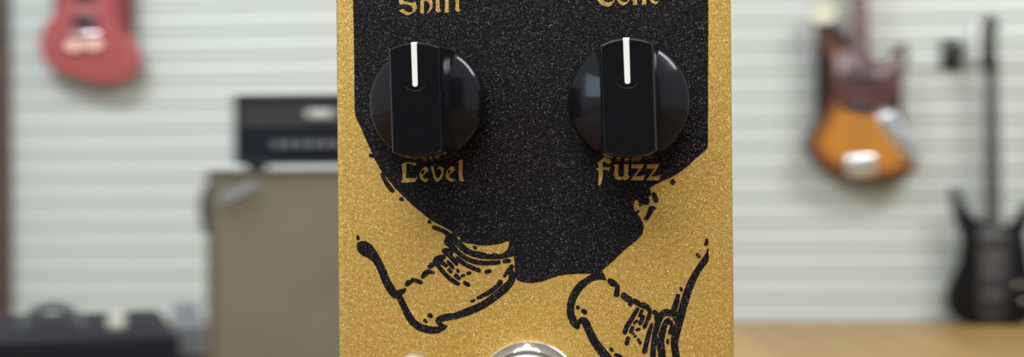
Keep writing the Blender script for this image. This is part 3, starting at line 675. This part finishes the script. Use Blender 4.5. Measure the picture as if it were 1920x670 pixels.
bm = bmesh.new(); x, z = f(164, 86); tube(bm, [(x - .002, -.022, z - .01), (x + .003, -.05, z + .012)], .003); frombm('switch', bm, STEEL, root)
zt_ = kz(-78); neck(root, x0, zt_ - .03, zt_ + .44, None, MAPLE, ROSE, .027, .021, 'left', 6, RED, .034, .17)
strings(root, x0, kz(66), zt_ + .44, 6, .0102)
hanger(168, 335 - (zt_ + .44 + p.z - .44 + .03) / 4.8 * FPX, 'black wall hanger holding the neck of the coral red guitar', .060)

# --- black guitar standing by the wall
root, p, Yd = guitar_root('electric_guitar', 1860, 622, .10)
tag(root, 'black electric guitar standing on the floor against the slat wall at the right', 'guitar')
f = loc_of(p, Yd)
BL = gmat('black_lacquer', (.004, .004, .0045), rough=.5)
ko = [(1838, 428), (1825, 420), (1808, 398), (1795, 372), (1785, 362), (1783, 380), (1790, 420), (1802, 460), (1804, 495), (1790, 525), (1776, 555), (1774, 585), (1790, 610), (1825, 620), (1870, 622), (1915, 618), (1945, 600), (1952, 570), (1942, 540), (1922, 512), (1914, 488), (1920, 455), (1930, 425), (1934, 395), (1924, 390), (1908, 415), (1892, 435), (1880, 436)]
plate('body', ko, -.022, .022, BL, root, f, .006)
GR = mat('smoke_grey_pickguard', (.022, .019, .021), .5)
plate('pickguard', [(1836, 440), (1884, 445), (1888, 500), (1884, 560), (1878, 612), (1838, 612), (1832, 540), (1836, 480)], -.0245, -.0221, GR, root, f)
x0 = f(1860, 440)[0]; kz = lambda yy: f(1860, yy)[1]
for yy in (470, 540):
    bm = bmesh.new(); box(bm, x0 - .036, x0 + .036, -.031, -.0246, kz(yy) - .010, kz(yy) + .010, .003); frombm('pickup', bm, BLK, root, smooth=True)
bm = bmesh.new(); box(bm, x0 - .035, x0 + .035, -.033, -.0246, kz(578) - .008, kz(578) + .008, .003); frombm('bridge', bm, BLK, root, smooth=True)
for a, b in ((1905, 545), (1918, 575)):
    x, z = f(a, b); disc('control_knob', x, z, .010, -.038, -.0221, STEEL, root)
zt_ = kz(430); zh = kz(150); neck(root, x0, zt_ - .03, zh, None, MAPLE if False else ROSE, mat('ebony', (.022, .018, .018), .4), .024, .018, 'left', 6, BL, .030, .17)
strings(root, x0, kz(578), zh, 6, .0102)
root.location.z -= p.z + kz(622) - .001
hanger(1783, 102, 'small empty black wall hanger right of the sunburst bass', .03)

# ------------------------------------------------------------------ amplifier cabinet and head
Yc = 3.0
def wpt(px, py, Y): return at(px, py, Y)
a = wpt(385, 320, Yc); b = wpt(915, 320, Yc)
cabx0, cabx1, cabz = a.x, b.x, a.z
cab = empty('speaker_cabinet', ((cabx0 + cabx1) / 2, Yc, 0)); tag(cab, 'tan grille speaker cabinet with a dark rim standing on the floor', 'speaker cabinet')
w = (cabx1 - cabx0) / 2
TOLEX = mat('brown_tolex', (.075, .066, .045), .65, bump=.4, bscale=400)
GRILL = mat('tan_grille_cloth', (.165, .15, .10), .85, noise=.1, nscale=6, bump=.5, bscale=900)
bm = bmesh.new(); t_ = .016
box(bm, -w, -w + t_, 0, .26, .02, cabz, .006); box(bm, w - t_, w, 0, .26, .02, cabz, .006); box(bm, -w, w, 0, .26, cabz - t_ * .6, cabz, .005); box(bm, -w, w, 0, .26, .02, .02 + t_, .006); box(bm, -w + .01, w - .01, .24, .255, .03, cabz - .01)
frombm('shell', bm, TOLEX, cab, smooth=True)
bm = bmesh.new(); box(bm, -w + t_ * .55, w - t_ * .55, .004, .03, .034, cabz - t_ * .55, .003); gr = frombm('grille', bm, GRILL, cab)
bm = bmesh.new(); hx = -w - .004
hz = wpt(378, 395, Yc).z; tube(bm, [(-w, .02, hz + .045), (hx, .02, hz + .03), (hx - .004, .02, hz), (hx, .02, hz - .03), (-w, .02, hz - .045)], .009); frombm('side_handle', bm, BLK, cab, smooth=True)
bm = bmesh.new(); sc_ = [(414, 378), (424, 362), (430, 372), (438, 358), (441, 368), (450, 352), (454, 362), (464, 346), (468, 354), (478, 340)]
tube(bm, [((q.x - (cabx0 + cabx1) / 2), -.002, q.z) for q in [wpt(u, v, Yc) for u, v in smooth_loop([Vector(k) for k in sc_], 3, closed=False)]], .0035, 8)
tube(bm, [((q.x - (cabx0 + cabx1) / 2), -.002, q.z) for q in [wpt(u, v, Yc) for u, v in ((412, 386), (440, 372), (480, 350))]], .0035, 8)
bd = frombm('badge', bm, mat('aged_silver', (.26, .27, .29), .5), cab, smooth=True); bd['label'] = 'slanted silver script badge'
for sx in (-1, 1):
    for sy in (.04, .22):
        bm = bmesh.new(); lathe(bm, [(.014, 0), (.016, .004), (.016, .02), (.01, .0205)], 20, Matrix.Translation((sx * (w - .04), sy, 0))); frombm('foot', bm, BLK, cab)

a = wpt(437, 178, Yc + .03); hx0 = a.x; htop = a.z; hw2 = .215
hd = empty('amplifier_head', (hx0 + hw2, Yc + .03, cabz)); tag(hd, 'black and grey amplifier head on top of the tan speaker cabinet', 'amplifier')
H = htop - cabz; up = lambda py: wpt(500, py, Yc + .03).z - cabz
DG = mat('charcoal_grille', (.034, .037, .040), .6, spec=.2, bump=.4, bscale=500)
DN = mat('navy_black_panel', (.006, .008, .015), .6, spec=.15)
SHL = mat('dark_grey_tolex', (.025, .027, .031), .6, spec=.2, bump=.3, bscale=500)
bm = bmesh.new(); t_ = .008
box(bm, -hw2, -hw2 + t_, 0, .19, .012, H, .003); box(bm, hw2 - t_, hw2, 0, .19, .012, H, .003); box(bm, -hw2, hw2, 0, .19, H - t_, H, .003); box(bm, -hw2, hw2, 0, .19, .012, .012 + t_, .003); box(bm, -hw2 + .004, hw2 - .004, .18, .188, .014, H - .004)
frombm('shell', bm, SHL, hd, smooth=True)
bm = bmesh.new(); box(bm, -hw2 + t_, hw2 - t_, .006, .02, up(238), H - t_); frombm('upper_grille', bm, DG, hd)
bm = bmesh.new(); box(bm, -hw2 + t_, hw2 - t_, .004, .02, .018, up(240), .001); pnl = frombm('control_panel', bm, DN, hd)
pz = up(272)
for i in range(8):
    kx = wpt(520 + i * 23, 272, Yc + .03).x - (hx0 + hw2)
    bm = bmesh.new(); lathe(bm, [(.0085, 0), (.0080, .010), (.007, .011), (.0005, .011)], 24, Matrix.Translation((kx, .004, pz)) @ Matrix.Rotation(R(90), 4, 'X')); frombm('control_knob', bm, mat('grey_knob', (.13, .15, .17), .35) if i == 0 else bpy.data.materials['grey_knob'], hd, smooth=True)
bm = bmesh.new(); q = wpt(597, 213, Yc); box(bm, q.x - (hx0 + hw2) - .026, q.x - (hx0 + hw2) + .026, -.002, .006, q.z - cabz - .010, q.z - cabz + .010, .003); bb = frombm('badge', bm, mat('pale_badge', (.42, .42, .40), .4), hd, smooth=True); bb['label'] = 'pale oblong badge'
for sx in (-1, 1):
    for sy in (.03, .16):
        bm = bmesh.new(); lathe(bm, [(.010, 0), (.011, .003), (.011, .0122)], 18, Matrix.Translation((sx * (hw2 - .03), sy, 0))); frombm('foot', bm, BLK, hd)
# bm = bmesh.new(); tube(bm, [(-.07, .09, H), (-.06, .09, H + .012), (.06, .09, H + .012), (.07, .09, H)], .006); frombm('handle', bm, BLK, hd)

# ------------------------------------------------------------------ low black amplifier at the lower left
Yb = 1.8; a = wpt(338, 640, Yb); bx1 = a.x; bz = at(338, 630, Yb).z; bw = .19
AR = R(16); am = empty('practice_amplifier', (bx1 - bw * math.cos(AR), Yb - bw * math.sin(AR), 0), AR); tag(am, 'low black amplifier box in the lower left corner before the slat wall', 'amplifier')
bm = bmesh.new(); box(bm, -bw, bw, 0, .38, .012, bz, .008, 3); frombm('cabinet_shell', bm, mat('black_tolex', (.007, .0065, .010), .7, spec=.15, bump=.4, bscale=400), am, smooth=True)
bm = bmesh.new(); box(bm, -bw + .02, bw - .02, -.004, .004, .035, bz - .05, .002); frombm('grille', bm, DG, am)
hcx = .045
bm = bmesh.new(); tube(bm, [(hcx + .034 * math.cos(t), 0.15, bz - .004 + .032 * math.sin(t)) for t in [math.pi * k / 14 for k in range(15)]], .0065); frombm('handle', bm, mat('grey_strap', (.12, .125, .12), .6), am, smooth=True)
for sx in (-1, 1):
    for sy in (.03, .35):
        bm = bmesh.new(); lathe(bm, [(.012, 0), (.013, .003), (.013, .0122)], 18, Matrix.Translation((sx * (bw - .04), sy, 0))); frombm('foot', bm, BLK, am)
q = wpt(218, 600, Yb + .09)
jar = empty('small_jar', (q.x, Yb + .09, bz)); tag(jar, 'tiny cream jar on top of the low black amplifier', 'jar')
bm = bmesh.new(); lathe(bm, [(.009, 0), (.010, .002), (.010, .014), (.008, .017), (.008, .017)], 24); frombm('jar_body', bm, mat('cream_glaze', (.68, .66, .55), .4), jar, smooth=True)
bm = bmesh.new(); lathe(bm, [(.0085, .017), (.009, .018), (.009, .021), (.006, .022)], 24); frombm('lid', bm, mat('cream_lid', (.72, .70, .6), .4), jar, smooth=True)
a = wpt(330, 614, 2.2); b = wpt(386, 614, 2.2)
cs = empty('equipment_case', ((a.x + b.x) / 2, 2.2, 0), R(13)); tag(cs, 'narrow grey upright case between the low black amplifier and the tan cabinet', 'case')
w = (b.x - a.x) / 2
bm = bmesh.new(); box(bm, -w, w, 0, .45, .004, a.z, .004); frombm('case_body', bm, mat('grey_plastic', (.10, .104, .115), .6), cs, smooth=True)
bm = bmesh.new(); box(bm, -w - .001, w + .001, -.002, .452, a.z - .045, a.z - .04); frombm('seam', bm, BLK, cs)
bm = bmesh.new(); box(bm, -w * .8, w * .8, .01, .24, 0, .004); frombm('base', bm, BLK, cs)
